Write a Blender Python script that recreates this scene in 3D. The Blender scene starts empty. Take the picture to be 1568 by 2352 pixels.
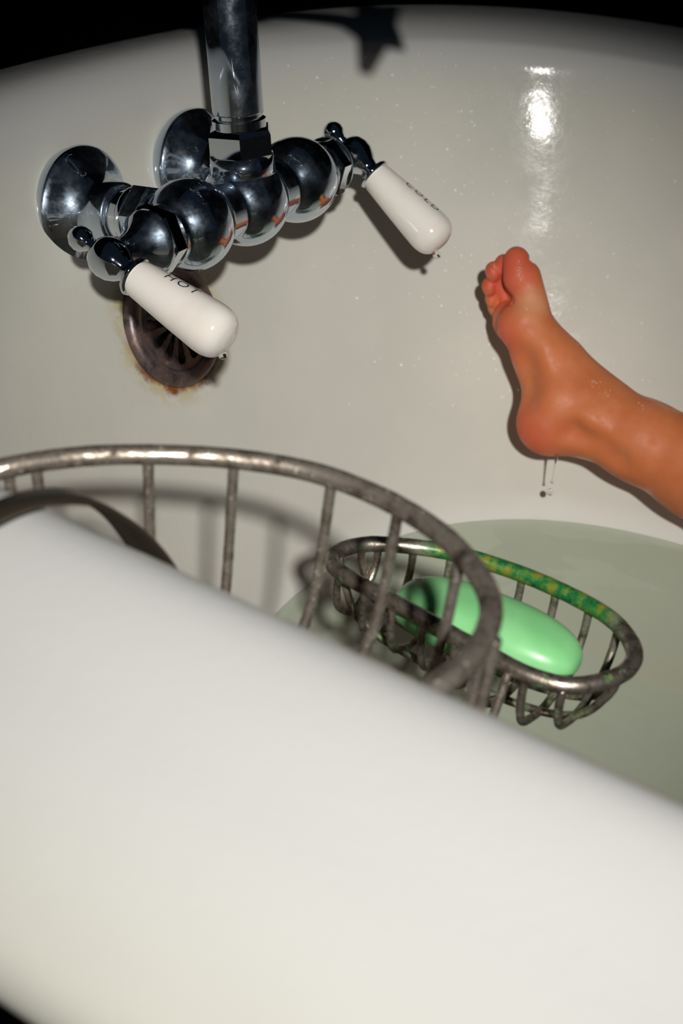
import bpy, bmesh, math, random
import numpy as np
from mathutils import Vector, Matrix

# ---------------------------------------------------------------- scene, camera, light
# All construction below is in millimetres around the faucet centre; Z0 lifts it so the floor is z = 0.
Z0 = 548.0
scene = bpy.context.scene
COL = scene.collection
R = np.array([[0.83358, -0.34697, 0.42984],      # columns: camera right, up, back in the room's axes
              [0.54707, 0.41064, -0.72944],
              [0.07659, 0.84320, 0.53212]])
CAM = np.array([387.8, -540.6, 245.5])


def W(p):
    p = np.asarray(p, float)
    return Vector((p[0] / 1000, p[1] / 1000, (p[2] + Z0) / 1000))


cam_d = bpy.data.cameras.new('camera')
cam = bpy.data.objects.new('camera', cam_d)
COL.objects.link(cam)
m4 = Matrix([list(R[i]) + [0] for i in range(3)] + [[0, 0, 0, 1]])
cam.matrix_world = Matrix.Translation(W(CAM)) @ m4
cam_d.sensor_fit = 'VERTICAL'
cam_d.sensor_height = 36
cam_d.sensor_width = 24
cam_d.lens = 3300 / 2352 * 36
cam_d.clip_start = 0.01
cam_d.dof.use_dof = True
cam_d.dof.focus_distance = 0.64
cam_d.dof.aperture_fstop = 13.0
scene.camera = cam

world = bpy.data.worlds.new('dark_room')
scene.world = world
world.use_nodes = True
world.node_tree.nodes['Background'].inputs['Color'].default_value = (0.30, 0.45, 0.70, 1)
world.node_tree.nodes['Background'].inputs['Strength'].default_value = 0.02

FLASH = CAM + R @ np.array([90.0, 46.0, 620.0])
fl = bpy.data.lights.new('camera_flash', 'SPOT')      # one small flash head with its reflector's beam
fl.shadow_soft_size = 0.021
fl.spot_size = math.radians(30)
fl.spot_blend = 1.0
fl.energy = 64.0
fl.color = (1.0, 0.985, 0.95)
flo = bpy.data.objects.new('camera_flash', fl)
COL.objects.link(flo)
flo.location = W(FLASH)
aim = (W((75, 10, -135)) - W(FLASH)).normalized()
flo.rotation_euler = aim.to_track_quat('-Z', 'Y').to_euler()

scene.view_settings.view_transform = 'Standard'
scene.view_settings.look = 'None'
scene.view_settings.gamma = 1
scene.view_settings.use_curve_mapping = False
scene.view_settings.exposure = 0.0

random.seed(4)
rng = np.random.default_rng(7)


# ---------------------------------------------------------------- helpers
def nz(v):
    v = np.asarray(v, float)
    return v / np.linalg.norm(v)


def tag(o, label=None, cat=None, group=None, kind=None):
    for k, v in (('label', label), ('category', cat), ('group', group), ('kind', kind)):
        if v:
            o[k] = v
    return o


def wloc(o):
    p = Vector((0, 0, 0))
    while o is not None:
        p += o.location
        o = o.parent
    return p


def empty(name, at):
    o = bpy.data.objects.new(name, None)
    o.empty_display_size = 0.02
    COL.objects.link(o)
    o.location = W(at)
    return o


def obj(name, verts, faces, mat, parent=None, smooth=True, origin=None, sharp=None):
    v = np.asarray(verts, float)
    c = np.asarray(origin, float) if origin is not None else (v.min(0) + v.max(0)) / 2
    me = bpy.data.meshes.new(name)
    me.from_pydata(((v - c) / 1000).tolist(), [], faces)
    me.update()
    bm = bmesh.new()
    bm.from_mesh(me)
    bmesh.ops.recalc_face_normals(bm, faces=bm.faces)
    if sharp:
        for e in bm.edges:
            if len(e.link_faces) == 2 and e.calc_face_angle(0) > math.radians(sharp):
                e.smooth = False
    bm.to_mesh(me)
    bm.free()
    if smooth:
        me.polygons.foreach_set('use_smooth', [True] * len(me.polygons))
    me.materials.append(mat)
    o = bpy.data.objects.new(name, me)
    COL.objects.link(o)
    o.location = W(c)
    if parent is not None:
        base = wloc(parent)
        o.parent = parent
        o.location = W(c) - base
    return o


def join(*parts):
    V, F, n = [], [], 0
    for v, f in parts:
        V += [tuple(p) for p in v]
        F += [tuple(i + n for i in q) for q in f]
        n += len(v)
    return V, F


def frame(axis):
    a = nz(axis)
    t = np.array([0, 0, 1.0]) if abs(a[2]) < .9 else np.array([1.0, 0, 0])
    x = nz(np.cross(t, a))
    return x, np.cross(a, x), a


def lathe(profile, origin, axis, seg=48, ref=None, phase=0.0):
    """profile: (radius, distance along axis); radius 0 closes the end"""
    origin = np.asarray(origin, float)
    if ref is None:
        x, y, a = frame(axis)
    else:
        a = nz(axis)
        x = nz(np.asarray(ref) - a * np.dot(ref, a))
        y = np.cross(a, x)
    V, F, rings = [], [], []
    for r, t in profile:
        if r < 1e-6:
            rings.append([len(V)])
            V.append(origin + a * t)
        else:
            rings.append(list(range(len(V), len(V) + seg)))
            for k in range(seg):
                g = 2 * math.pi * k / seg + phase
                V.append(origin + a * t + r * (math.cos(g) * x + math.sin(g) * y))
    for A, B in zip(rings, rings[1:]):
        if len(A) == 1 and len(B) == 1:
            continue
        for k in range(seg):
            k2 = (k + 1) % seg
            if len(A) == 1:
                F.append((A[0], B[k], B[k2]))
            elif len(B) == 1:
                F.append((A[k], A[k2], B[0]))
            else:
                F.append((A[k], A[k2], B[k2], B[k]))
    for Rg in (rings[0], rings[-1]):
        if len(Rg) > 1:
            F.append(tuple(Rg))
    return V, F


def spline(pts, n=8, closed=False):
    P = [np.asarray(p, float) for p in pts]
    out = []
    N = len(P)
    for i in range(N if closed else N - 1):
        if closed:
            p0, p1, p2, p3 = P[(i - 1) % N], P[i], P[(i + 1) % N], P[(i + 2) % N]
        else:
            p0, p1, p2, p3 = P[max(i - 1, 0)], P[i], P[i + 1], P[min(i + 2, N - 1)]
        for k in range(n):
            t = k / n
            out.append(.5 * ((2 * p1) + (-p0 + p2) * t + (2 * p0 - 5 * p1 + 4 * p2 - p3) * t * t
                             + (-p0 + 3 * p1 - 3 * p2 + p3) * t ** 3))
    if not closed:
        out.append(P[-1])
    return out


def tube(path, rad, closed=False, seg=12, wob=0.0):
    P = [np.asarray(p, float) for p in path]
    N = len(P)
    V, F = [], []
    up = None
    for i in range(N):
        if closed:
            t = nz(P[(i + 1) % N] - P[i - 1])
        else:
            t = nz(P[min(i + 1, N - 1)] - P[max(i - 1, 0)])
        if up is None:
            up = frame(t)[0]
        up = nz(up - t * np.dot(up, t))
        s = np.cross(t, up)
        r = (rad[i] if hasattr(rad, '__len__') else rad) * (1 + wob * random.uniform(-1, 1))
        for k in range(seg):
            g = 2 * math.pi * k / seg
            V.append(P[i] + r * (math.cos(g) * up + math.sin(g) * s))
    for i in range(N if closed else N - 1):
        j = (i + 1) % N
        for k in range(seg):
            k2 = (k + 1) % seg
            F.append((i * seg + k, i * seg + k2, j * seg + k2, j * seg + k))
    if not closed:
        F.append(tuple(range(seg)))
        F.append(tuple(range((N - 1) * seg, N * seg)))
    return V, F


def strap(path, width_dir, width, thick):
    """flat metal band swept along path"""
    P = [np.asarray(p, float) for p in path]
    wd = nz(width_dir)
    V, F = [], []
    N = len(P)
    for i in range(N):
        t = nz(P[min(i + 1, N - 1)] - P[max(i - 1, 0)])
        w_ = nz(wd - t * np.dot(wd, t))
        nrm = np.cross(t, w_)
        hw = width[i] / 2 if hasattr(width, '__len__') else width / 2
        h = thick / 2
        for a, b in ((-1, -.5), (-.94, -1), (.94, -1), (1, -.5), (1, .5), (.94, 1), (-.94, 1), (-1, .5)):
            V.append(P[i] + w_ * a * hw + nrm * b * h)
    for i in range(N - 1):
        for k in range(8):
            k2 = (k + 1) % 8
            F.append((i * 8 + k, i * 8 + k2, i * 8 + 8 + k2, i * 8 + 8 + k))
    F.append(tuple(range(8)))
    F.append(tuple(range((N - 1) * 8, N * 8)))
    return V, F


def sphere(c, r, n=16, squash=(1, 1, 1)):
    V, F = lathe([(math.sin(math.pi * k / n), -math.cos(math.pi * k / n)) for k in range(n + 1)], (0, 0, 0), (0, 0, 1), 2 * n)
    return [np.asarray(c) + r * np.asarray(v) * np.asarray(squash) for v in V], F


# ---------------------------------------------------------------- materials
def mat(name, base, rough=.5, metal=0.0, coat=0.0, spec=.5, sss=0.0):
    m = bpy.data.materials.new(name)
    m.use_nodes = True
    b = m.node_tree.nodes['Principled BSDF']
    b.inputs['Base Color'].default_value = (*base, 1)
    b.inputs['Roughness'].default_value = rough
    b.inputs['Metallic'].default_value = metal
    b.inputs['Coat Weight'].default_value = coat
    b.inputs['Coat Roughness'].default_value = .05
    b.inputs['Specular IOR Level'].default_value = spec
    return m


class NT:
    def __init__(s, m):
        s.t = m.node_tree
        s.b = s.t.nodes['Principled BSDF']

    def n(s, typ, **kw):
        o = s.t.nodes.new(typ)
        for k, v in kw.items():
            if k in o.inputs:
                o.inputs[k].default_value = v
            else:
                setattr(o, k, v)
        return o

    def l(s, a, b):
        s.t.links.new(a, b)

    def coord(s):
        return s.n('ShaderNodeTexCoord').outputs['Object']

    def pos(s):
        return s.n('ShaderNodeNewGeometry').outputs['Position']

    def noise(s, scale, detail=3, rough=.55, vec=None, dist=0.0):
        o = s.n('ShaderNodeTexNoise')
        o.inputs['Scale'].default_value = scale
        o.inputs['Detail'].default_value = detail
        o.inputs['Roughness'].default_value = rough
        o.inputs['Distortion'].default_value = dist
        s.l(vec if vec is not None else s.coord(), o.inputs['Vector'])
        return o.outputs['Fac']

    def ramp(s, fac, stops):
        o = s.n('ShaderNodeValToRGB')
        e = o.color_ramp.elements
        while len(e) < len(stops):
            e.new(.5)
        for k, (p, c) in enumerate(stops):
            e[k].position = p
            e[k].color = (*c, 1) if len(c) == 3 else c
        s.l(fac, o.inputs['Fac'])
        return o.outputs['Color']

    def mix(s, fac, a, b, mode='MIX'):
        o = s.n('ShaderNodeMix', data_type='RGBA', blend_type=mode)
        for sock, v in ((o.inputs[0], fac), (o.inputs[6], a), (o.inputs[7], b)):
            if isinstance(v, (int, float)):
                sock.default_value = v
            elif isinstance(v, tuple):
                sock.default_value = (*v, 1)
            else:
                s.l(v, sock)
        return o.outputs[2]

    def math(s, op, a, b=0.0, c=0.0):
        o = s.n('ShaderNodeMath', operation=op)
        for k, v in enumerate((a, b, c)):
            if isinstance(v, (int, float)):
                o.inputs[k].default_value = v
            else:
                s.l(v, o.inputs[k])
        return o.outputs[0]

    def dist(s, p):
        o = s.n('ShaderNodeVectorMath', operation='DISTANCE')
        s.l(s.pos(), o.inputs[0])
        o.inputs[1].default_value = tuple(W(p))
        return o.outputs['Value']

    def maprange(s, v, a, b, c=0.0, d=1.0, smooth=True):
        o = s.n('ShaderNodeMapRange')
        o.interpolation_type = 'SMOOTHSTEP' if smooth else 'LINEAR'
        o.inputs[1].default_value, o.inputs[2].default_value = a, b
        o.inputs[3].default_value, o.inputs[4].default_value = c, d
        s.l(v, o.inputs[0])
        return o.outputs[0]

    def sep(s, v):
        o = s.n('ShaderNodeSeparateXYZ')
        s.l(v, o.inputs[0])
        return o.outputs

    def bump(s, h, strength=.3, dist=.001):
        o = s.n('ShaderNodeBump')
        o.inputs['Strength'].default_value = strength
        o.inputs['Distance'].default_value = dist
        s.l(h, o.inputs['Height'])
        s.l(o.outputs['Normal'], s.b.inputs['Normal'])

    def set(s, name, sock):
        s.l(sock, s.b.inputs[name])


DRAIN_C = np.array([-34.4, -12.0, -71.5])
DRAIN_N = nz([0.894, -0.009, 0.447])

M = {}
# old white bath enamel, rust and lime stains round the overflow
e = M['enamel'] = mat('bath_enamel', (.62, .61, .56), .16, coat=.02, spec=.16)
q = NT(e)
base = q.mix(q.maprange(q.noise(9, 4, vec=q.pos()), .35, .7), (.60, .585, .515), (.65, .63, .555))
base = q.mix(q.maprange(q.sep(q.pos())[2], (Z0 + 8) / 1000, (Z0 + 38) / 1000), base, (.575, .568, .545))
dd = q.dist(DRAIN_C)
nzz = q.noise(95, 4, .6, vec=q.pos())
dn = q.math('ADD', dd, q.math('MULTIPLY_ADD', nzz, .016, -.008))
lime = q.math('MULTIPLY', q.maprange(dn, .034, .047, .75, 0), q.maprange(nzz, .38, .6))
base = q.mix(lime, base, (.50, .40, .16))
low = q.maprange(q.sep(q.pos())[2], (Z0 + DRAIN_C[2] + 14) / 1000, (Z0 + DRAIN_C[2] - 20) / 1000)
rust = q.math('MULTIPLY', q.maprange(dn, .0325, .0375, 1, 0), low)
base = q.mix(rust, base, (.22, .07, .015))
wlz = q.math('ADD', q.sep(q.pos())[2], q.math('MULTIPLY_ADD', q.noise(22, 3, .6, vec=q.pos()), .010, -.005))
meniscus_glint = q.math('MULTIPLY', q.maprange(wlz, (Z0 - 198 - 4) / 1000, (Z0 - 198 + 1) / 1000), q.maprange(wlz, (Z0 - 198 + 2) / 1000, (Z0 - 198 + 15) / 1000, .55, 0))
base = q.mix(meniscus_glint, base, (.74, .72, .67))  # pale band painted above the waterline as the meniscus highlight
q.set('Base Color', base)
q.set('Roughness', q.maprange(q.noise(60, 5, .7, vec=q.pos()), .3, .75, .06, .22))
q.bump(q.noise(230, 4, .65, vec=q.pos()), .16, .0006)

c = M['chrome'] = mat('worn_chrome', (.62, .66, .70), .06, 1.0)
q = NT(c)
hz = q.noise(75, 7, .72, vec=q.pos())
q.b.inputs['Roughness'].default_value = .05
hb = q.n('ShaderNodeBsdfGlossy')
hb.inputs['Color'].default_value = (.52, .62, .74, 1)
hb.inputs['Roughness'].default_value = .36
mxs = q.n('ShaderNodeMixShader')
q.l(q.maprange(hz, .40, .70, .03, .40), mxs.inputs['Fac'])
q.l(q.b.outputs[0], mxs.inputs[1])
q.l(hb.outputs[0], mxs.inputs[2])
q.l(mxs.outputs[0], q.t.nodes['Material Output'].inputs['Surface'])
q.set('Base Color', q.mix(q.maprange(q.noise(30, 3, vec=q.pos()), .4, .7), (.52, .60, .70), (.62, .66, .71)))
M['clean_chrome'] = mat('bright_chrome', (.62, .67, .73), .05, 1.0)

p = M['porcelain'] = mat('lever_porcelain', (.80, .73, .64), .12, coat=.4)
q = NT(p)
q.set('Base Color', q.mix(q.maprange(q.noise(80, 4, vec=q.pos()), .45, .75), (.86, .80, .73), (.83, .76, .68)))
M['ink'] = mat('black_lettering', (.012, .012, .012), .4)

w_ = M['wire'] = mat('tarnished_wire', (.3, .27, .24), .35, 1.0)
q = NT(w_)
a1 = q.noise(160, 6, .7, vec=q.pos())
a2 = q.noise(420, 4, .7, vec=q.pos())
cc = q.ramp(a1, [(.34, (.07, .055, .043)), (.46, (.31, .255, .205)), (.58, (.60, .53, .45)), (.72, (.30, .20, .13))])
cc = q.mix(q.maprange(a2, .62, .72), cc, (.52, .52, .49))
q.set('Base Color', cc)
q.set('Roughness', q.maprange(a1, .35, .62, .6, .25))
q.set('Metallic', q.maprange(a2, .60, .70, .8, .25))
q.bump(a2, .25, .0006)

M['dark_strap'] = mat('blackened_strap', (.10, .08, .06), .34, .7)

v_ = M['dish_wire'] = mat('verdigris_wire', (.3, .3, .25), .35, 1.0)
q = NT(v_)
a1 = q.noise(170, 6, .7, vec=q.pos())
a2 = q.noise(380, 4, .7, vec=q.pos())
cc = q.ramp(a1, [(.34, (.07, .055, .043)), (.46, (.31, .255, .205)), (.58, (.60, .53, .45)), (.72, (.30, .20, .13))])
cc = q.mix(q.maprange(a2, .62, .72), cc, (.50, .50, .47))
gcol = q.ramp(q.noise(230, 5, .7, vec=q.pos()), [(.30, (.008, .06, .02)), (.46, (.02, .17, .045)), (.57, (.13, .23, .03)), (.66, (.34, .20, .02)), (.74, (.26, .50, .40))])
sp = q.sep(q.pos())
far = q.maprange(q.math('ADD', sp[1], q.math('MULTIPLY_ADD', a1, .02, -.01)), -.148, -.136)
far = q.math('MULTIPLY', far, q.maprange(sp[2], (Z0 - 56) / 1000, (Z0 - 51) / 1000, .25, 1))
far = q.math('MULTIPLY', far, q.maprange(sp[0], .272, .258))
far = q.math('MULTIPLY', far, q.maprange(sp[0], .180, .194))
spots = q.maprange(q.noise(110, 3, .6, vec=q.pos()), .64, .68)
spots = q.math('MULTIPLY', spots, .9)
under = q.math('MULTIPLY', q.maprange(sp[2], (Z0 - 60) / 1000, (Z0 - 70) / 1000, 0, .5), q.maprange(q.noise(90, 3, .6, vec=q.pos()), .45, .6))
gm = q.math('MAXIMUM', q.math('MAXIMUM', far, spots), under)
q.set('Base Color', q.mix(gm, cc, gcol))
q.set('Metallic', q.math('MULTIPLY_ADD', gm, -.75, .9))
q.set('Roughness', q.maprange(a1, .3, .7, .5, .26))
q.bump(a2, .3, .0007)

d_ = M['drain_metal'] = mat('corroded_brass', (.1, .08, .075), .5, .75)
q = NT(d_)
a1 = q.noise(120, 6, .7, vec=q.pos())
q.set('Base Color', q.ramp(a1, [(.30, (.05, .042, .044)), (.47, (.17, .14, .14)), (.58, (.22, .135, .115)), (.70, (.34, .31, .29))]))
q.set('Roughness', q.maprange(a1, .3, .7, .35, .6))
q.bump(a1, .3, .001)
M['slot_shade'] = mat('slot_shade_black', (.006, .006, .007), .8)  # black base paints the shade seen through the grate slots

s_ = M['soap'] = mat('green_soap', (.33, .72, .34), .34, coat=.15)
q = NT(s_)
q.b.inputs['Subsurface Weight'].default_value = .25
q.b.inputs['Subsurface Radius'].default_value = (.003, .006, .003)
q.b.inputs['Subsurface Scale'].default_value = 1.0
q.set('Base Color', q.mix(q.maprange(q.noise(60, 4, vec=q.pos()), .4, .7), (.235, .62, .25), (.29, .68, .30)))

k_ = M['skin'] = mat('wet_child_skin', (.5, .17, .08), .45, coat=.04, spec=.35)
q = NT(k_)
q.b.inputs['Subsurface Weight'].default_value = .03
q.b.inputs['Subsurface Radius'].default_value = (.004, .0014, .0008)
q.b.inputs['Subsurface Scale'].default_value = .8
SKIN = q


M['nail'] = mat('toenail', (.46, .20, .15), .25, coat=.4)

wd = M['wood'] = mat('dark_stained_wood', (.015, .01, .009), .6)
q = NT(wd)
mp = q.n('ShaderNodeMapping')
mp.inputs['Scale'].default_value = (1, 1, .06)
q.l(q.pos(), mp.inputs['Vector'])
gr = q.noise(90, 5, .65, vec=mp.outputs['Vector'], dist=.6)
q.set('Base Color', q.ramp(gr, [(.35, (.012, .012, .018)), (.55, (.034, .028, .030)), (.72, (.10, .05, .035))]))
q.set('Roughness', q.maprange(gr, .3, .7, .65, .45))

wa = M['water'] = bpy.data.materials.new('bath_water')
wa.use_nodes = True
t = wa.node_tree
t.nodes.clear()
o_ = t.nodes.new('ShaderNodeOutputMaterial')
mx = t.nodes.new('ShaderNodeMixShader')
tr = t.nodes.new('ShaderNodeBsdfTransparent')
tr.inputs['Color'].default_value = (.82, .865, .81, 1)
gl = t.nodes.new('ShaderNodeBsdfGlossy')
gl.inputs['Roughness'].default_value = .03
fr = t.nodes.new('ShaderNodeLayerWeight')
sch = t.nodes.new('ShaderNodeMath')
sch.operation = 'POWER'
sch.inputs[1].default_value = 4.0
sc2 = t.nodes.new('ShaderNodeMath')
sc2.operation = 'MULTIPLY_ADD'
sc2.inputs[1].default_value = .9
sc2.inputs[2].default_value = .02
bp = t.nodes.new('ShaderNodeBump')
bp.inputs['Strength'].default_value = .25
bp.inputs['Distance'].default_value = .004
ge = t.nodes.new('ShaderNodeNewGeometry')
n1 = t.nodes.new('ShaderNodeTexNoise')
n1.inputs['Scale'].default_value = 26
n1.inputs['Detail'].default_value = 2
t.links.new(ge.outputs['Position'], n1.inputs['Vector'])
t.links.new(n1.outputs['Fac'], bp.inputs['Height'])
t.links.new(bp.outputs['Normal'], gl.inputs['Normal'])
t.links.new(bp.outputs['Normal'], fr.inputs['Normal'])
t.links.new(fr.outputs['Facing'], sch.inputs[0])
t.links.new(sch.outputs[0], sc2.inputs[0])
t.links.new(sc2.outputs[0], mx.inputs['Fac'])
t.links.new(tr.outputs['BSDF'], mx.inputs[1])
t.links.new(gl.outputs['BSDF'], mx.inputs[2])
t.links.new(mx.outputs['Shader'], o_.inputs['Surface'])

dr_ = M['drop'] = mat('clear_water_drop', (.93, .95, .93), .0)
dr_.node_tree.nodes['Principled BSDF'].inputs['Transmission Weight'].default_value = 1.0
dr_.node_tree.nodes['Principled BSDF'].inputs['IOR'].default_value = 1.33

M['skin_bead'] = mat('bead_on_skin', (.80, .50, .38), .06, coat=1.0)  # pale opaque base imitates wet glints on the skin
M['bead'] = mat('splash_bead', (.93, .94, .92), .3, coat=1.0)  # near-white base colour puts the flash sparkle into the beads

# ---------------------------------------------------------------- room shell
FLOOR_Z = -Z0


def boxv(x0, x1, y0, y1, z0, z1, bev=0.0):
    if bev <= 0:
        V = [(x, y, z) for x in (x0, x1) for y in (y0, y1) for z in (z0, z1)]
        return V, [(0, 1, 3, 2), (4, 6, 7, 5), (0, 4, 5, 1), (2, 3, 7, 6), (0, 2, 6, 4), (1, 5, 7, 3)]
    raise ValueError


V, F = boxv(-700, 2400, -2300, 900, FLOOR_Z - 40, FLOOR_Z)
floor = tag(obj('floor', V, F, M['wood'], smooth=False), 'dark bare floor under the bathtub', kind='structure')
V, F = boxv(-700, 2400, 860, 900, FLOOR_Z, FLOOR_Z + 2600)
tag(obj('wall_back', V, F, M['wood'], smooth=False), 'dark wooden wall along the far side of the bathtub', kind='structure')
V, F = boxv(-700, -662, -2300, 858, FLOOR_Z, FLOOR_Z + 2600)
wl = tag(obj('wall_left', V, F, M['wood'], smooth=False), 'dark vertical plank wall beyond the faucet end of the bathtub', kind='structure')


def plank(x, y0, y1):
    pr = [(x - 14, y0), (x - 3, y0), (x, y0 + 4), (x, y1 - 4), (x - 3, y1), (x - 14, y1)]
    n = len(pr)
    V = [(a, b, FLOOR_Z + .5) for a, b in pr] + [(a, b, FLOOR_Z + 2590) for a, b in pr]
    F = [(k, (k + 1) % n, n + (k + 1) % n, n + k) for k in range(n)] + [tuple(range(n)), tuple(range(n, 2 * n))]
    return V, F


proto = None
for i in range(24):
    y = -1230 + i * 86
    if proto is None:
        V, F = plank(-648, y, y + 84)
        proto = obj('plank', V, F, M['wood'], wl, smooth=False)
    else:
        c2 = proto.copy()
        COL.objects.link(c2)
        c2.location = proto.location + Vector((0, .086 * i, 0))

# ---------------------------------------------------------------- bathtub
YC = -7.0
# (inset from the inner rim line, height)
PROF = [(-81, -14), (-92, -8), (-97, 2), (-94, 13), (-81, 22), (-62, 31), (-43, 37), (-27, 41), (-14, 43), (-5, 42.4),
        (2, 39.5), (8, 34.5), (12, 28), (16.2, 15), (21.6, 0), (29.3, -18), (49.3, -58), (72.5, -100), (105, -150), (150, -200), (203, -248), (262, -284),
        (300, -297), (309, -299)]
PS = [p for p in spline([(a, b, 0) for a, b in PROF], 4)]


def inset_at(h):
    hs = [p[1] for p in PS[28:]]
    ds = [p[0] for p in PS[28:]]
    return float(np.interp(-h, [-x for x in hs], ds))


def params(dv, h):
    p = max(2.15, 2.3 + .12 * min(h - 30, 0) / 230)
    B = 306 - .82 * max(dv, 0) - min(dv, 0)
    xe = -92.5 + dv
    xf = 1420 - 1.15 * dv
    A = min(225.0 - min(dv, 0) - .75 * min(max(dv, 0), 55), (xf - xe) * .4)
    return p, B, xe, xf, A


def outline(dv, h, nq=30, ns=24):
    p, B, xe, xf, A = params(dv, h)
    A2 = 300
    pts = []
    for k in range(-nq, nq + 1):            # faucet end, near side to far side
        g = math.pi / 2 * k / nq
        cs, sn = max(math.cos(g), 0), math.sin(g)
        pts.append((xe + A - A * cs ** (2 / p), YC + B * math.copysign(abs(sn) ** (2 / p), sn)))
    for k in range(1, ns):
        pts.append((xe + A + (xf - A2 - xe - A) * k / ns, YC + B))
    for k in range(nq, -nq - 1, -1):
        g = math.pi / 2 * k / nq
        cs, sn = max(math.cos(g), 0), math.sin(g)
        pts.append((xf - A2 + A2 * cs ** (2 / 2.2), YC + B * math.copysign(abs(sn) ** (2 / 2.2), sn)))
    for k in range(ns - 1, 0, -1):
        pts.append((xe + A + (xf - A2 - xe - A) * k / ns, YC - B))
    # the near side stands a little closer to the middle than the far side
    g_ = far_scale(dv, B)
    ff_ = 54 * min(max((5 - dv) / 40, 0), 1)
    return [(x, y + 4 * min(max((YC - y) / 150, 0), 1)) if y < YC else (x, YC + (y - YC) * g_ + ff_ * min(max((y - YC) / 200, 0), 1)) for x, y in pts]


def far_scale(dv, B):
    return 1 - 27 / B * min(max((190 - dv) / 130, 0), 1)


def wall_x(y, h):
    p, B, xe, xf, A = params(inset_at(h), h)
    if y > YC:
        B *= far_scale(inset_at(h), B)
    s = min(abs(y - YC) / B, 1)
    return xe + A - A * (1 - s ** p) ** (1 / p)


def wall_n(y, h):
    e_ = 1.0
    gx = (wall_x(y + e_, h) - wall_x(y - e_, h)) / 2
    gh = (wall_x(y, h + e_) - wall_x(y, h - e_)) / 2
    return nz([1, -gx, -gh])


def ray_wall(o, dv, t1=1500.0):
    o, dv = np.asarray(o, float), nz(dv)
    last = None
    for t in np.arange(0, t1, .5):
        P = o + dv * t
        if not (-295 < P[2] < 36 and -300 < P[1] < 285):
            last = None
            continue
        s = P[0] - wall_x(P[1], P[2])
        if last is not None and s * last <= 0:
            return P
        last = s
    return None


tub = tag(empty('bathtub', (650, YC, FLOOR_Z)), 'white enamel bathtub with wide rolled rim filling the picture', 'bathtub')
V, F = [], []
loops = []
for (dv, h, _) in PS:
    pts = outline(dv, h)
    loops.append(range(len(V), len(V) + len(pts)))
    V += [(x, y, h) for x, y in pts]
for A_, B_ in zip(loops, loops[1:]):
    n = len(A_)
    for k in range(n):
        k2 = (k + 1) % n
        F.append((A_[k], A_[k2], B_[k2], B_[k]))
F.append(tuple(loops[-1]))
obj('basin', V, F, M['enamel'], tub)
# outer shell
V, F, loops = [], [], []
OUT = [(-80, -14), (-60, -10), (-30, -12), (-14, -30), (-6, -60), (10, -100), (40, -160), (85, -215), (140, -262), (205, -298), (270, -318), (300, -322)]
for (dv, h, _) in spline([(a, b, 0) for a, b in OUT], 3):
    pts = outline(dv if h > -4.5 else dv, h)
    loops.append(range(len(V), len(V) + len(pts)))
    V += [(x, y, h) for x, y in pts]
for A_, B_ in zip(loops, loops[1:]):
    n = len(A_)
    for k in range(n):
        k2 = (k + 1) % n
        F.append((A_[k], A_[k2], B_[k2], B_[k]))
F.append(tuple(loops[-1]))
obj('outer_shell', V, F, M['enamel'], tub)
for x, y in ((200, -150), (200, 110), (1000, -150), (1000, 110)):
    sx = 1 if x > 600 else -1
    sy = 1 if y > YC else -1
    path = spline([(x, y, -300), (x + 12 * sx, y + 30 * sy, -340), (x + 20 * sx, y + 62 * sy, -420), (x + 18 * sx, y + 58 * sy, -490), (x + 24 * sx, y + 70 * sy, FLOOR_Z + 20)], 5)
    rr = np.interp(np.linspace(0, 1, len(path)), [0, .3, .6, .85, 1], [46, 38, 24, 18, 30])
    v1 = tube(path, list(rr), seg=14)
    v2 = lathe([(0, 0), (26, 0), (34, 10), (30, 30), (12, 44), (0, 46)], (x + 24 * sx, y + 72 * sy, FLOOR_Z), (0, 0, 1), 20)
    obj('foot', *join(v1, v2), M['drain_metal'], tub)

# ---------------------------------------------------------------- bath water
WL = -198.0
V, F, loops = [], [], []
dW = inset_at(WL)
for fr_, dh in ((0.0, 0), (.012, 0), (.03, 0), (.06, 0), (.12, 0), (.22, 0), (.36, 0), (.52, 0), (.7, 0), (.86, 0)):
    pts = outline(dW - 3, WL)
    cx = 650
    loops.append(range(len(V), len(V) + len(pts)))
    for x, y in pts:
        X_, Y_ = x + (cx - x) * fr_ * .9, YC + (y - YC) * (1 - fr_)
        rip = .5 * math.sin(X_ * .05 + 1.3 * math.sin(Y_ * .03)) + .35 * math.sin(Y_ * .085 + X_ * .02)
        V.append((X_, Y_, WL + dh + (rip if fr_ > .02 else 0)))
top_n = len(loops)
for A_, B_ in zip(loops, loops[1:]):
    n = len(A_)
    for k in range(n):
        k2 = (k + 1) % n
        F.append((A_[k], A_[k2], B_[k2], B_[k]))
F.append(tuple(loops[-1]))
low_l = []
for h in (WL - 2, WL - 45, WL - 85, WL - 101):
    dv = inset_at(max(h, -298.5)) - 3.5
    pts = outline(dv, h)
    low_l.append(range(len(V), len(V) + len(pts)))
    V += [(x, y, h - 2.5) for x, y in pts]
for A_, B_ in zip([loops[0]] + low_l, low_l):
    n = len(A_)
    for k in range(n):
        k2 = (k + 1) % n
        F.append((A_[k], A_[k2], B_[k2], B_[k]))
F.append(tuple(low_l[-1]))
tag(obj('bath_water', V, F, M['water']), 'shallow greenish bath water lying in the bottom of the tub', 'water', kind='stuff')

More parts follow.
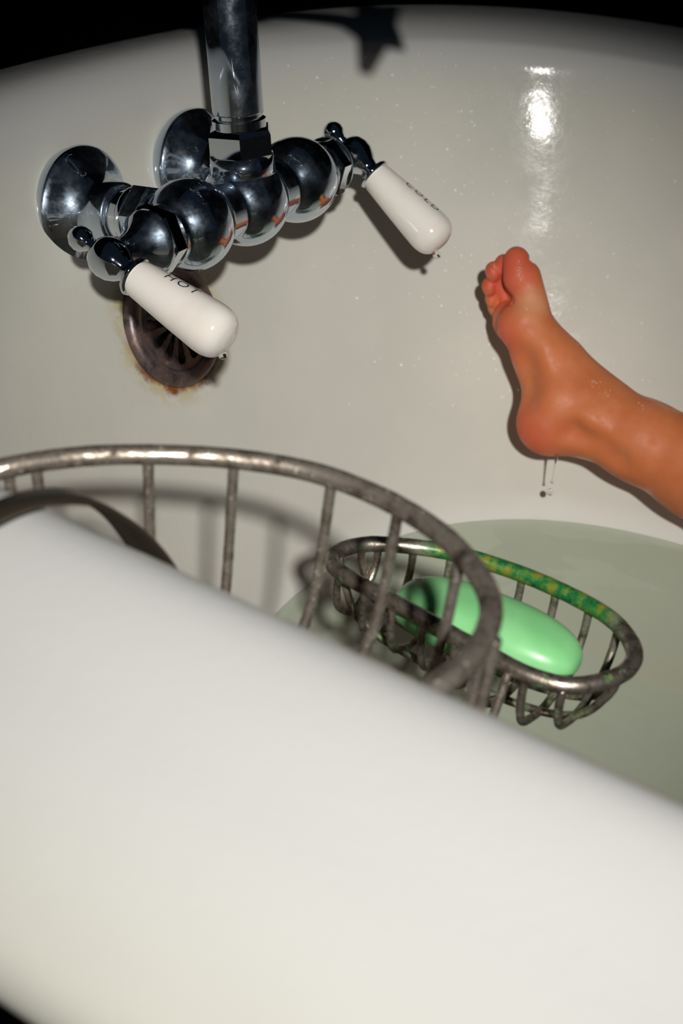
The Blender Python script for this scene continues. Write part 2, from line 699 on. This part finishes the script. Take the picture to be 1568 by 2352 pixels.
# ---------------------------------------------------------------- faucet
AX = np.array([0.0, 1.0, 0.0])                 # hot to cold
NX = nz([1, 0, .15])                           # out of the wall
UX = np.array([-NX[2], 0, NX[0]])              # riser direction
RS = 21.3
faucet = tag(empty('tub_faucet', (-66, 0, -10)), 'chrome two-handle tub faucet with porcelain levers and a riser pipe', 'faucet')
prof = []
for t_ in np.linspace(-62.4, 62.4, 140):
    r = 14.0
    for c_ in (-43, 0, 43):
        if abs(t_ - c_) < RS:
            r = max(r, math.sqrt(RS * RS - (t_ - c_) ** 2))
    prof.append((r, t_))
obj('body', *lathe(prof, (0, 0, 0), AX, 64), M['chrome'], faucet)
for s in (-43, 43):
    o = AX * s
    hitp = ray_wall(o, -NX, 200)
    st = float(np.linalg.norm(hitp - o))
    b = o - NX * st
    fl_ = obj('flange', *lathe([(0, -4), (29, -4), (30.2, -1), (30.2, 2.4), (29.4, 3.6), (27, 5.2), (23.5, 7.4), (20, 10.2), (17.4, 13.2), (16, 16), (15.4, 18.4), (15.3, 25.5), (14.6, 26.6), (13, 27), (0, 27)], b, NX, 72), M['chrome'], faucet, sharp=50)
    obj('supply_arm', *lathe([(12.6, 20), (12.6, 33), (14.2, 33.6), (14.6, 35), (14.2, 36.4), (13, 37), (13, st - 12)], b, NX, 48), M['clean_chrome'], faucet, sharp=40)
    obj('union_nut', *lathe([(12, st - 30.5), (15.6, st - 30), (16.8, st - 28.5), (16.8, st - 20.5), (15.6, st - 19), (12, st - 18.5)], b, NX, 6, ref=UX, phase=.2), M['chrome'], faucet, smooth=False)
# centre outlet: neck, hex nut, collar, riser pipe
obj('riser_nut', *lathe([(13, 21.5), (15.6, 22), (16.7, 23.6), (16.7, 33), (15.6, 35.2), (12.8, 36)], (0, 0, 0), UX, 6, ref=AX + NX * .25, phase=-.17), M['clean_chrome'], faucet, smooth=False)
obj('riser_neck', *lathe([(16.4, 12), (15.4, 18), (15, 23)], (0, 0, 0), UX, 48), M['chrome'], faucet)
obj('riser_collar', *lathe([(12.8, 35), (12.8, 39.5), (11.2, 40.5), (11.2, 43)], (0, 0, 0), UX, 48), M['clean_chrome'], faucet, sharp=40)
obj('riser_pipe', *lathe([(11, 42), (12.1, 42.3), (12.1, 43), (12.1, 640), (0, 640)], (0, 0, 0), UX, 64), M['chrome'], faucet)
# unseen tee, stem and five-point star, added on the riser for their shadow
STAR_POS = np.array([79.0, 2.0, 141.0])
dv0 = UX * float(np.dot(STAR_POS, UX))
dax = nz(STAR_POS - dv0)
obj('shadow_star_tee', *lathe([(15.5, -17), (16.5, -15), (16.5, 15), (15.5, 17)], dv0, UX, 48), M['chrome'], faucet)
obj('shadow_star_stem', *lathe([(9, 8), (10, 30), (7, 34), (5, 40), (5, np.linalg.norm(STAR_POS - dv0) + 1)], dv0, dax, 32), M['chrome'], faucet)
x_, y_, z_ = frame(dax)
V, F = [], []
for zz in (-4.0, 4.0):
    for k in range(10):
        g = 2 * math.pi * k / 10 + .42
        r = 26 if k % 2 == 0 else 13.5
        V.append(STAR_POS + dax * zz + r * (math.cos(g) * x_ + math.sin(g) * y_))
F = [tuple(range(10)), tuple(range(10, 20))] + [(k, (k + 1) % 10, 10 + (k + 1) % 10, 10 + k) for k in range(10)]
obj('shadow_star', V, F, M['chrome'], faucet, smooth=False)

FONT = None


def lettering(word, o, ldir, lside, rfun, start, size, mid_ang, parent):
    """flat print wrapped onto the lever; x runs along the lever, y round it"""
    cu = bpy.data.curves.new('lettering', 'FONT')
    cu.body = word
    cu.size = size
    cu.space_character = 1.35
    cu.resolution_u = 3
    to = bpy.data.objects.new('tmp', cu)
    COL.objects.link(to)
    dg = bpy.context.evaluated_depsgraph_get()
    me = bpy.data.meshes.new_from_object(to.evaluated_get(dg))
    bm = bmesh.new()
    bm.from_mesh(me)
    for _ in range(2):
        bmesh.ops.subdivide_edges(bm, edges=[e_ for e_ in bm.edges if e_.calc_length() > .8], cuts=1)
    bmesh.ops.triangulate(bm, faces=bm.faces)
    V = [v.co.copy() for v in bm.verts]
    F = [tuple(v.index for v in f.verts) for f in bm.faces]
    bm.free()
    bpy.data.objects.remove(to)
    up = np.cross(lside, ldir)
    out = []
    ymid = size * .36
    for v in V:
        t_ = start + v.x
        r = rfun(t_) + .12
        g = mid_ang + (v.y - ymid) / r
        out.append(o + ldir * t_ + r * (math.cos(g) * lside + math.sin(g) * up))
    obj('lettering', out, F, M['ink'], parent, smooth=False)


GRIP = [(7.4, 15.2), (8.2, 17), (8.8, 22), (9.7, 31), (10.7, 42), (11.5, 52), (11.8, 56.5), (11.5, 60.5), (10.3, 63.8), (7.8, 66.2), (4.6, 67.5), (2.4, 67.9), (0, 68)]


def valve(sgn, phi, word, tip_drop):
    av = AX * sgn
    o = AX * 43 * sgn
    L = math.cos(phi) * NX - math.sin(phi) * UX          # lever direction
    obj('bonnet_nut', *lathe([(12, 19.5), (14.8, 20), (16, 21.4), (16, 27.6), (15, 29.2), (12, 29.6)], o, av, 6, ref=UX, phase=.35), M['clean_chrome'], faucet, smooth=False)
    obj('bonnet', *lathe([(15, 28.5), (14.7, 30.4), (13.4, 32.4), (11.2, 34.6), (9.3, 37.4), (8.0, 40.5), (7.2, 44), (6.7, 48), (6.5, 53)], o, av, 48), M['chrome'], faucet)
    hub = o + av * 55
    h = obj('lever_hub', *lathe([(0, -9.8), (3.6, -9.2), (6.6, -7.4), (8.6, -4.6), (9.4, -1), (9, 3), (7.4, 6.6), (5.6, 9), (5, 11), (5.6, 12.6), (8.4, 13.4), (9.2, 14.6), (8.8, 15.8), (0, 16.2)], hub, L, 40), M['clean_chrome'], faucet)
    h['label'] = 'chrome hub of the ' + ('cold' if sgn > 0 else 'hot') + ' lever'
    obj('finial', *lathe([(3.4, -8), (2.6, -11), (3.6, -12.6), (5.2, -14.6), (5.7, -17), (5.2, -19.4), (3.4, -21.8), (0, -22.7)], hub, L, 28), M['clean_chrome'], h)
    g = obj('porcelain_grip', *lathe(spline([(r, t_, 0) for r, t_ in GRIP], 4) and [(max(p_[0], 0), p_[1]) for p_ in spline([(r, t_, 0) for r, t_ in GRIP], 4)], hub, L, 56), M['porcelain'], h)
    g['label'] = 'white porcelain grip marked ' + word
    side = nz(np.cross(L, AX)) * 1.0                       # towards the top of the lever
    if np.dot(side, UX) < 0:
        side = -side
    rf = lambda t_: float(np.interp(t_, [p_[1] for p_ in GRIP], [p_[0] for p_ in GRIP]))
    # side = top; far = AX direction. letters sit on the top, turned a little to the far side
    sd = side
    upv = np.cross(sd, L)
    ang = math.radians(6 if word == 'HOT' else 13) * (1 if np.dot(upv, AX) > 0 else -1)
    lettering(word, hub, L, sd, rf, 31 if word == 'COLD' else 29, 7.0, ang, h)
    return hub, L


hubH, LH = valve(-1, math.radians(24), 'HOT', True)
hubC, LC = valve(1, math.radians(39), 'COLD', True)

# ---------------------------------------------------------------- overflow drain
drain = tag(empty('overflow_drain', DRAIN_C), 'corroded round overflow grate with petal slots below the hot lever', 'drain')
ex = nz(np.cross([0, 1, 0], DRAIN_N))
ey = np.cross(DRAIN_N, ex)
obj('outer_ring', *lathe([(22, -7), (31.6, -7), (32.8, -2), (32.8, 2.2), (32, 4), (30, 5), (27, 5.2), (25, 4.4), (24.2, 3), (24, 1), (22, .5)], DRAIN_C, DRAIN_N, 64), M['drain_metal'], drain)
obj('slot_shade_disc', *lathe([(0, -.2), (23, -.2), (23, -4), (0, -4)], DRAIN_C, DRAIN_N, 40), M['slot_shade'], drain)  # black disc added behind the slots as their shade
# grate: polar cells, slots left open
V, F = [], []
NS, PER = 12, 22
rad = [0, 3.0, 5.0] + [5.0 + .9 * k for k in range(1, 20)] + [24.2]
idx = {}
for layer, zz in ((0, 3.2), (1, 1.6)):
    for i, r in enumerate(rad):
        for k in range(NS * PER):
            g = 2 * math.pi * k / (NS * PER)
            dome = .9 * (1 - (r / 24.2) ** 2)
            idx[(layer, i, k)] = len(V)
            V.append(DRAIN_C + DRAIN_N * (zz + dome) + r * (math.cos(g) * ex + math.sin(g) * ey))
NK = NS * PER


def open_cell(i, k):                              # teardrop slots, widest near the edge
    rm = (rad[i] + rad[i + 1]) / 2
    g = (((k + .5) % PER) / PER - .5) * 2 * math.pi / NS
    px, py = rm * math.cos(g), rm * math.sin(g)
    if (px - 18.6) ** 2 + py ** 2 < 2.9 ** 2:
        return True
    return 6.4 < px < 18.6 and abs(py) < .9 + 2.0 * (px - 6.4) / 12.2


for i in range(len(rad) - 1):
    for k in range(NK):
        if open_cell(i, k):
            continue
        k2 = (k + 1) % NK
        F.append((idx[0, i, k], idx[0, i + 1, k], idx[0, i + 1, k2], idx[0, i, k2]))
        F.append((idx[1, i, k], idx[1, i, k2], idx[1, i + 1, k2], idx[1, i + 1, k]))
        for (ni, nk, e1, e2) in ((i, k + 1, (i, k2), (i + 1, k2)), (i, k - 1, (i, k), (i + 1, k)), (i - 1, k, (i, k), (i, k2)), (i + 1, k, (i + 1, k), (i + 1, k2))):
            if 0 <= ni < len(rad) - 1 and open_cell(ni, nk % NK):
                F.append((idx[(0,) + e1], idx[(0,) + e2], idx[(1,) + e2], idx[(1,) + e1]))
obj('slotted_grate', V, F, M['drain_metal'], drain, smooth=False)

# ---------------------------------------------------------------- wire caddy on the near rim
caddy = tag(empty('bath_caddy', (190, -345, 54)), 'tarnished wire sponge basket and soap dish hooked over the near rim', 'caddy')
BC, BRX, BRY, BH = np.array([184.0, -289.0]), 93.0, 56.5, 30.0


def basket_pt(g, s=1.0, h=BH, p=2.4):
    c_, s_2 = math.cos(g), math.sin(g)
    return np.array([BC[0] + s * BRX * math.copysign(abs(c_) ** (2 / p), c_), BC[1] + s * BRY * math.copysign(abs(s_2) ** (2 / p), s_2), h])


RINGP = [(115.0, -303.0, 24.0), (126.0, -289.7, 30.0), (137.1, -271.0, 30.0), (152.3, -255.8, 30.0), (173.0, -241.3, 30.0), (195.4, -232.3, 30.0), (219.0, -231.3, 30.0), (240.9, -236.6, 30.0), (258.3, -246.9, 30.0), (269.4, -259.4, 30.0), (274.5, -276.4, 30.0), (274.4, -294.8, 30.0), (270.0, -302.0, 26.0), (255.0, -309, 12.0), (225.0, -311.0, 6.0), (180.0, -311.0, 6.0), (140.0, -310.0, 8.0)]
ring = spline(RINGP, 8, True)
br = obj('basket_ring', *tube(ring, 3.15, True, 14, .015), M['wire'], caddy)
br['label'] = 'large oval ring of the sponge basket'


def on_ring(x, far=True):
    best = min(ring, key=lambda p_: abs(p_[0] - x) + (0 if (p_[1] > BC[1]) == far else 1e3))
    return best


def basket_rib(top, r=1.7):
    c3 = np.array([BC[0], -268.0])
    v = c3 - top[:2]
    L_ = np.linalg.norm(v)
    v = v / L_
    def q_(f_, h):
        return np.array([top[0] + v[0] * f_, top[1] + v[1] * f_, h])
    pts = [q_(0, BH - 1.5), q_(.6, BH - 12), q_(1.5, BH - 28), q_(3.5, BH - 44), q_(8, BH - 58), q_(min(L_ * .5, 16), BH - 68), q_(min(L_ * .75, 26), BH - 73)]
    return obj('rib', *tube(spline(pts, 6), r, False, 10, .03), M['wire'], br)


for x in (104, 131.6, 152.4, 173.9, 199.9, 223.9, 249.6):
    basket_rib(on_ring(x))
basket_rib(np.array([275.5, -268, BH]))
basket_rib(np.array([266, -300, BH]))
for x in (128, 160, 200, 236):
    basket_rib(np.array([x, -310, 8]))
low = [np.array([BC[0] + 58 * math.cos(g), -266 + 18 * math.sin(g), BH - 73]) for g in np.linspace(0, 2 * math.pi, 49)[:-1]]
obj('base_ring', *tube(low, 1.8, True, 10), M['wire'], br)

# hook straps over the rim
HOOK = [(-257, -32), (-258, -18), (-263, -5), (-271, 9), (-280, 22), (-288.5, 31.5), (-298, 40), (-312, 47), (-327, 50.5), (-345, 51), (-366, 49.5), (-386, 42), (-400, 30), (-408, 12)]
hook = spline([(165, y, h) for y, h in HOOK], 5)
ob = obj('hook_strap', *strap(hook, (1, 0, 0), list(np.interp(np.linspace(0, 1, len(hook)), [0, .25, .46, .6, 1], [19, 17, 9, 7.5, 7.5])), 1.8), M['dark_strap'], caddy)
ob['label'] = 'broad flat hook strap arching over the rim'
# dish
DH = -50.0
DISH = [(163, -160), (169, -148), (182, -139), (198, -132), (214, -129), (230, -128), (246, -129), (260, -132), (270, -138), (277, -147), (278, -158), (273, -169),
        (265, -177), (253, -180), (240, -179), (224, -177), (206, -174.5), (190, -172.5), (176, -171), (167, -168)]
dpts = spline([(x, y, DH) for x, y in DISH], 6, True)
dr2 = obj('dish_ring', *tube(dpts, 3.05, True, 14, .015), M['dish_wire'], caddy)
dr2['label'] = 'oval soap dish ring with green verdigris on its far side'
FARY = lambda x: max(p_[1] for p_ in dpts if abs(p_[0] - x) < 4)
NEARY = lambda x: min(p_[1] for p_ in dpts if abs(p_[0] - x) < 4)
for x in (171, 183, 196, 210, 224, 238, 252, 265):
    yf, yn = FARY(x), NEARY(x)
    k_d = 1.15 if 178 < x < 258 else .95
    pts = [(x, yf, DH - 1), (x, yf + .2, DH - 7 * k_d), (x, yf - 1.6, DH - 14 * k_d), (x, yf - 7, DH - 21 * k_d), (x, (yf + yn) / 2, DH - 26 * k_d), (x, yn + 7, DH - 22 * k_d),
           (x, yn + 1.6, DH - 16 * k_d), (x, yn - .3, DH - 8 * k_d), (x, yn, DH - 1)]
    obj('rib', *tube(spline(pts, 6), 1.55, False, 10, .03), M['dish_wire'], dr2)
for yy in (-160, -147):
    lw = spline([(164.5 + (2 if yy > -150 else 0), yy, DH - 1), (167, yy, DH - 10), (176, yy, DH - 25), (200, yy, DH - 31), (240, yy, DH - 31), (264, yy, DH - 25), (274.5, yy, DH - 11), (277, yy, DH - 1)], 6)
    obj('long_wire', *tube(lw, 1.6, False, 10, .03), M['dish_wire'], dr2)
# strap carrying the dish: from the dish ring back to the tub wall and up to the basket ring
carry = spline([(238, -181, DH + 1), (240, -192, DH - 6), (244, -215, DH - 16), (248, -245, DH - 22), (250, -272, DH - 10), (248, -288, DH + 30), (246, -304, BH - 2)], 6)
obj('carrier_strap', *strap(carry, (1, .1, 0), 7.0, 1.8), M['wire'], caddy)
obj('carrier_wire', *tube(spline([(246, -181, DH - 2), (250, -200, DH - 12), (256, -232, DH - 18), (258, -262, DH - 12), (256, -290, DH + 40), (254, -306, BH)], 6), 1.6), M['wire'], caddy)

# ---------------------------------------------------------------- soap
V, F = [], []
nu, nv = 56, 28
SC = np.array([224.5, -155.0, DH - 8.5])
sa = math.radians(3)
for i in range(nv + 1):
    ph = -math.pi / 2 + math.pi * i / nv
    for k in range(nu):
        th = 2 * math.pi * k / nu
        sg = lambda v, e_: math.copysign(abs(v) ** e_, v)
        x = 36 * sg(math.cos(ph), .75) * sg(math.cos(th), .72)
        y = 15 * sg(math.cos(ph), .75) * sg(math.sin(th), .72)
        z = 11.0 * sg(math.sin(ph), .85)
        z -= .0016 * x * x * .5
        V.append(SC + np.array([x * math.cos(sa) - y * math.sin(sa), x * math.sin(sa) + y * math.cos(sa), z]))
for i in range(nv):
    for k in range(nu):
        k2 = (k + 1) % nu
        F.append((i * nu + k, i * nu + k2, (i + 1) * nu + k2, (i + 1) * nu + k))
tag(obj('soap_bar', V, F, M['soap']), 'pale green oval soap bar lying in the wire dish', 'soap')

# ---------------------------------------------------------------- child's foot and leg
# Modelled as one continuous surface: a smooth union of tapered volumes, in units of about a quarter millimetre.
# local axes: x right, y down, z towards the bathroom side of the tub
FU = 0.2430                                     # mm per unit
FO = np.array([1230.0, 850.0, 0.0])             # local origin


def cone(P, a, b, ra, rb):
    a, b = np.array(a, float), np.array(b, float)
    ab = b - a
    L2 = ab @ ab
    t_ = np.clip(((P - a) @ ab) / L2, 0, 1)
    return np.sqrt((((P - a) - t_[..., None] * ab) ** 2).sum(-1)) - (ra + (rb - ra) * t_)


def ell(P, c_, r, ang=0.0):
    c_, r = np.array(c_, float), np.array(r, float)
    Q = P - c_
    if ang:
        ca, sa_ = math.cos(ang), math.sin(ang)
        Q = np.stack([Q[..., 0] * ca + Q[..., 1] * sa_, -Q[..., 0] * sa_ + Q[..., 1] * ca, Q[..., 2]], -1)
    k0 = np.sqrt(((Q / r) ** 2).sum(-1))
    k1 = np.sqrt(((Q / r ** 2) ** 2).sum(-1)) + 1e-6
    return k0 * (k0 - 1) / k1


def smin(a, b, k):
    h = np.clip(.5 + .5 * (b - a) / k, 0, 1)
    return b + (a - b) * h - k * h * (1 - h)


def smax(a, b, k):
    return -smin(-a, -b, k)


def foot_sdf(P):
    # heel, midfoot, ball
    d = ell(P, (1266, 972, -4), (80, 76, 62))
    d = smin(d, cone(P, (1290, 930, 0), (1352, 955, 0), 76, 84), 40)
    d = smin(d, cone(P, (1290, 905, -8), (1246, 812, -6), 76, 66), 36)
    d = smin(d, cone(P, (1248, 815, -6), (1212, 742, -4), 62, 58), 30)
    d = smin(d, ell(P, (1199, 748, 6), (58, 52, 44)), 22)
    # lateral side of the foot, behind
    d = smin(d, cone(P, (1290, 930, -50), (1205, 752, -84), 60, 40), 36)
    d = smin(d, ell(P, (1178, 728, -50), (42, 50, 42)), 20)
    # instep rising to the shin
    d = smin(d, cone(P, (1302, 838, -12), (1390, 932, -4), 50, 62), 46)
    # leg
    leg = cone(P, (1352, 960, 0), (1466, 1014, 28), 85, 92)
    leg = smin(leg, cone(P, (1466, 1014, 28), (1600, 1084, 64), 92, 107), 30)
    leg = smin(leg, cone(P, (1600, 1082, 64), (1720, 1150, 100), 108, 122), 40)
    leg = smin(leg, cone(P, (1720, 1150, 100), (1900, 1235, 160), 122, 118), 50)
    leg = smin(leg, cone(P, (1900, 1235, 160), (2300, 1760, 110), 124, 165), 60)
    d = smin(d, leg, 34)
    # inner ankle bone, hollow in front of the heel cord
    d = smin(d, ell(P, (1352, 968, 74), (34, 30, 18)), 26)
    d = smax(d, -cone(P, (1304, 1004, 82), (1394, 1066, 104), 21, 18), 36)
    d = smax(d, -ell(P, (1196, 872, 46), (26, 56, 34)), 46)
    # big toe
    t1 = cone(P, (1219, 704, 8), (1204, 640, 14), 40, 37)
    t1 = smin(t1, ell(P, (1186, 640, 22), (33, 40, 30)), 12)
    t1 = smin(t1, ell(P, (1184, 602, 18), (30, 33, 28)), 20)
    t1 = smin(t1, ell(P, (1219, 632, 6), (17, 26, 20)), 8)
    t1 = smax(t1, -ell(P, (1219, 600, 16), (9, 6, 26)), 5)
    d = smin(d, t1, 12)
    # other toes, each its own volume with a narrow crease between
    for bx, mx_, tip, r in (((1200, 700, -36), (1176, 636, -26), (1158, 601, -20), (20, 19, 20)),
                            ((1182, 704, -58), (1152, 652, -44), (1135, 616, -24), (18, 16, 19)),
                            ((1172, 714, -76), (1142, 676, -60), (1127, 648, -42), (17, 15, 17.5)),
                            ((1166, 726, -94), (1144, 698, -78), (1134, 674, -62), (16, 14, 15))):
        tt = smin(cone(P, bx, mx_, r[0], r[1]), cone(P, mx_, tip, r[1], r[2]), 6)
        tt = smin(tt, ell(P, np.array(tip) + np.array((0, 5, 6)), (r[2] - 1, r[2] * 1.25, r[2])), 4)
        d = smin(d, tt, 2.5)
    # fold between the big toe and the others, under the toes
    d = smax(d, -cone(P, (1158, 668, 8), (1176, 704, 18), 7, 4), 10)
    return d


def surface_nets(f, lo, hi, st):
    xs = [np.arange(lo[i], hi[i] + st, st) for i in range(3)]
    n = [len(x) for x in xs]
    D = np.empty(n, np.float32)
    K = 10                                       # coarse blocks first; only those near the surface are refined
    cb = [x[::K] + st * (K - 1) / 2 for x in xs]
    cd = f(np.stack(np.meshgrid(*cb, indexing='ij'), -1))
    lim = st * K * .9 * 1.35
    for i in range(len(cb[0])):
        for j in range(len(cb[1])):
            for k in range(len(cb[2])):
                bl = (slice(i * K, i * K + K), slice(j * K, j * K + K), slice(k * K, k * K + K))
                if abs(cd[i, j, k]) > lim:
                    D[bl] = cd[i, j, k]
                else:
                    D[bl] = f(np.stack(np.meshgrid(xs[0][bl[0]], xs[1][bl[1]], xs[2][bl[2]], indexing='ij'), -1))
    s = D < 0
    c8 = [(a, b, c_) for a in (0, 1) for b in (0, 1) for c_ in (0, 1)]
    sl = lambda A, o: A[o[0]:n[0] - 1 + o[0], o[1]:n[1] - 1 + o[1], o[2]:n[2] - 1 + o[2]]
    cnt = sum(sl(s, o).astype(np.int8) for o in c8)
    act = (cnt > 0) & (cnt < 8)
    cells = np.argwhere(act)
    vid = -np.ones(act.shape, np.int64)
    vid[act] = np.arange(len(cells))
    acc = np.zeros((len(cells), 3))
    num = np.zeros(len(cells))
    I = cells
    for o1 in c8:
        for ax in range(3):
            if o1[ax] == 1:
                continue
            o2 = list(o1)
            o2[ax] = 1
            d1 = D[I[:, 0] + o1[0], I[:, 1] + o1[1], I[:, 2] + o1[2]]
            d2 = D[I[:, 0] + o2[0], I[:, 1] + o2[1], I[:, 2] + o2[2]]
            m_ = (d1 < 0) != (d2 < 0)
            t_ = np.where(m_, d1 / np.where(m_, d1 - d2, 1), 0)
            p_ = np.tile(np.array(o1, float), (len(I), 1))
            p_[:, ax] += t_
            acc[m_] += p_[m_]
            num[m_] += 1
    verts = (cells + acc / num[:, None]) * st + np.array(lo)
    F = []
    for ax in range(3):
        b, c_ = (ax + 1) % 3, (ax + 2) % 3
        sh = [slice(1, n[i] - 1) for i in range(3)]
        s0 = list(sh)
        s0[ax] = slice(0, n[ax] - 1)
        s1 = list(sh)
        s1[ax] = slice(1, n[ax])
        cr = s[tuple(s0)] != s[tuple(s1)]
        E = np.argwhere(cr)
        off = np.ones(3, int)
        off[ax] = 0
        E = E + off
        inside = s[E[:, 0], E[:, 1], E[:, 2]]
        q4 = []
        for db, dc in ((0, 0), (-1, 0), (-1, -1), (0, -1)):
            J = E.copy()
            J[:, b] += db
            J[:, c_] += dc
            q4.append(vid[J[:, 0], J[:, 1], J[:, 2]])
        Q = np.stack(q4, 1)
        Q[inside] = Q[inside][:, ::-1]
        F.append(Q)
    return verts, np.concatenate(F)


# place: local (x right, y down, z out) -> room axes; the foot hangs just in front of the far end corner
RIGHT, UPV, BACK = R[:, 0], R[:, 1], R[:, 2]
F_ORG = np.array([105.9, 136.2, -106.2])


def foot_place(v):
    q_ = (np.asarray(v) - FO) * FU
    return F_ORG + q_[..., 0:1] * RIGHT - q_[..., 1:2] * UPV + q_[..., 2:3] * BACK


fv, ff = surface_nets(foot_sdf, (1090, 545, -150), (2490, 1950, 330), 3.6)
person = obj('person', foot_place(fv), ff.tolist(), M['skin'])
tag(person, "child's bare wet foot and lower leg raised over the bath water", 'person')
sm = person.modifiers.new('smooth', 'SMOOTH')
sm.factor = .5
sm.iterations = 1
# toenail of the big toe, seen edge on
nv_, nf_ = sphere((0, 0, 0), 1, 10)
nv_ = np.array(nv_) * np.array((7.5, 23, 17))
ca, sa_ = math.cos(-.42), math.sin(-.42)
nv_ = np.stack([nv_[:, 0] * ca - nv_[:, 1] * sa_, nv_[:, 0] * sa_ + nv_[:, 1] * ca, nv_[:, 2]], 1) + np.array((1224.5, 622.0, 6.0))
obj('toenail', foot_place(nv_), nf_, M['nail'], person)
# beads of water on the skin
bv, bf = [], []
sv, sf_ = sphere((0, 0, 0), 1, 5)
sv = np.array(sv)
for (cx_, cy_, rx_, ry_, nb) in ((1186, 628, 7, 26, 34), (1134, 612, 6, 12, 12), (1356, 884, 16, 10, 16), (1376, 902, 16, 10, 8), (1202, 716, 6, 5, 5), (1452, 934, 8, 8, 4), (1130, 652, 6, 5, 5), (1320, 790, 16, 20, 6)):
    for _ in range(nb):
        bx_, by_ = rng.normal(cx_, rx_ * .6), rng.normal(cy_, ry_ * .6)
        nearv = fv[(np.abs(fv[:, 0] - bx_) < 4) & (np.abs(fv[:, 1] - by_) < 4)]
        if not len(nearv):
            continue
        P0 = nearv[nearv[:, 2].argmax()]
        n0 = len(bv)
        r_ = .8 + 1.1 * rng.random() ** 2
        bv += list(P0 + sv * r_)
        bf += [tuple(i + n0 for i in f_) for f_ in sf_]
tag(obj('water_beads', foot_place(np.array(bv)), bf, M['skin_bead'], person), kind='stuff')

# skin colour: redder on toes, ball and heel, browner on the shin; follows the body, not the light
q = SKIN
g0 = q.pos()


def near(p, r0, r1):
    return q.maprange(q.dist(foot_place(np.array(p, float))), r0 / 1000, r1 / 1000, 1, 0)


blot = q.noise(60, 4, .55, vec=g0)
col = q.mix(q.maprange(blot, .3, .75), (.585, .158, .053), (.635, .195, .070))
red = q.math('MAXIMUM', q.math('MAXIMUM', near((1165, 620, 0), 10, 30), q.math('MULTIPLY', near((1150, 765, 0), 4, 24), .8)), q.math('MULTIPLY', near((1200, 1010, 20), 6, 30), .7))
col = q.mix(red, col, (.60, .098, .048))
pale = q.math('MULTIPLY', near((1215, 705, 40), 3, 14), .55)
col = q.mix(pale, col, (.66, .33, .17))
q.set('Base Color', col)
q.set('Roughness', q.maprange(q.noise(140, 3, vec=g0), .35, .65, .45, .65))
q.bump(q.noise(420, 4, .7, vec=g0), .2, .0006)
cb_ = q.n('ShaderNodeBump')                       # beads of water standing on the skin
cb_.inputs['Strength'].default_value = .9
cb_.inputs['Distance'].default_value = .0012
q.l(q.noise(700, 3, .6, vec=g0), cb_.inputs['Height'])
q.l(cb_.outputs['Normal'], q.b.inputs['Coat Normal'])
q.set('Coat Weight', q.maprange(q.noise(55, 3, .6, vec=g0), .5, .68, .03, .55))
q.b.inputs['Coat Roughness'].default_value = .07

# ---------------------------------------------------------------- drips and droplets
heel = foot_place(np.array([1277.0, 1046.0, 10.0]))


def dl(o, dx, dy):
    return o + RIGHT * dx - np.array([0, 0, 1.0]) * dy


path = [heel + np.array([0, 0, 4.0]), heel - np.array([0, 0, 6.0]), heel - np.array([.1, 0, 12.0]), heel - np.array([0, .1, 15.5]), heel - np.array([0, 0, 18.0])]
st_p = spline(path, 5)
rr = np.interp(np.linspace(0, 1, len(st_p)), [0, .2, .6, .85, .95, 1], [1.4, .6, .4, .55, .9, .3])
tag(obj('water_drip', *tube(st_p, list(rr), seg=12), M['drop']), 'thin thread of water trailing down from the heel', 'water')
tag(obj('water_drop', *sphere(heel - np.array([0, 0, 24.0]), 1.9, 12, (1, 1, 1.08)), M['drop']), 'round falling water drop just below the heel', 'water drop')
for hub, L, lab in ((hubH, LH, 'small water drop hanging from the tip of the hot lever'), (hubC, LC, 'small water drop hanging from the tip of the cold lever')):
    c_ = hub + L * 64.5 - np.array([0, 0, 1.0]) * 8.2
    tag(obj('water_drop', *sphere(c_, 2.2, 10, (1, 1, .9)), M['drop']), lab, 'water drop')

# splashes beaded on the enamel above and beside the foot
V, F = [], []
hv, hf = lathe([(1, 0), (.92, .34), (.7, .62), (.38, .8), (0, .86)], (0, 0, 0), (0, 0, 1), 8)
hv = np.array(hv)
made = 0
while made < 330:
    y = rng.normal(215, 50)
    h = rng.uniform(-150, 32)
    if not (-60 < y < 262):
        continue
    x = wall_x(y, h)
    nn = wall_n(y, h)
    r = .34 + .6 * rng.random() ** 4
    a_, b_, c_ = frame(nn)
    base_i = len(V)
    P0 = np.array([x, y, h]) - nn * .05
    for v in hv * r:
        V.append(P0 + a_ * v[0] + b_ * v[1] + c_ * v[2])
    F += [tuple(i + base_i for i in f_) for f_ in hf]
    made += 1
tag(obj('splash_beads', V, F, M['bead']), 'fine water beads splashed over the enamel above the foot', 'water', kind='stuff')
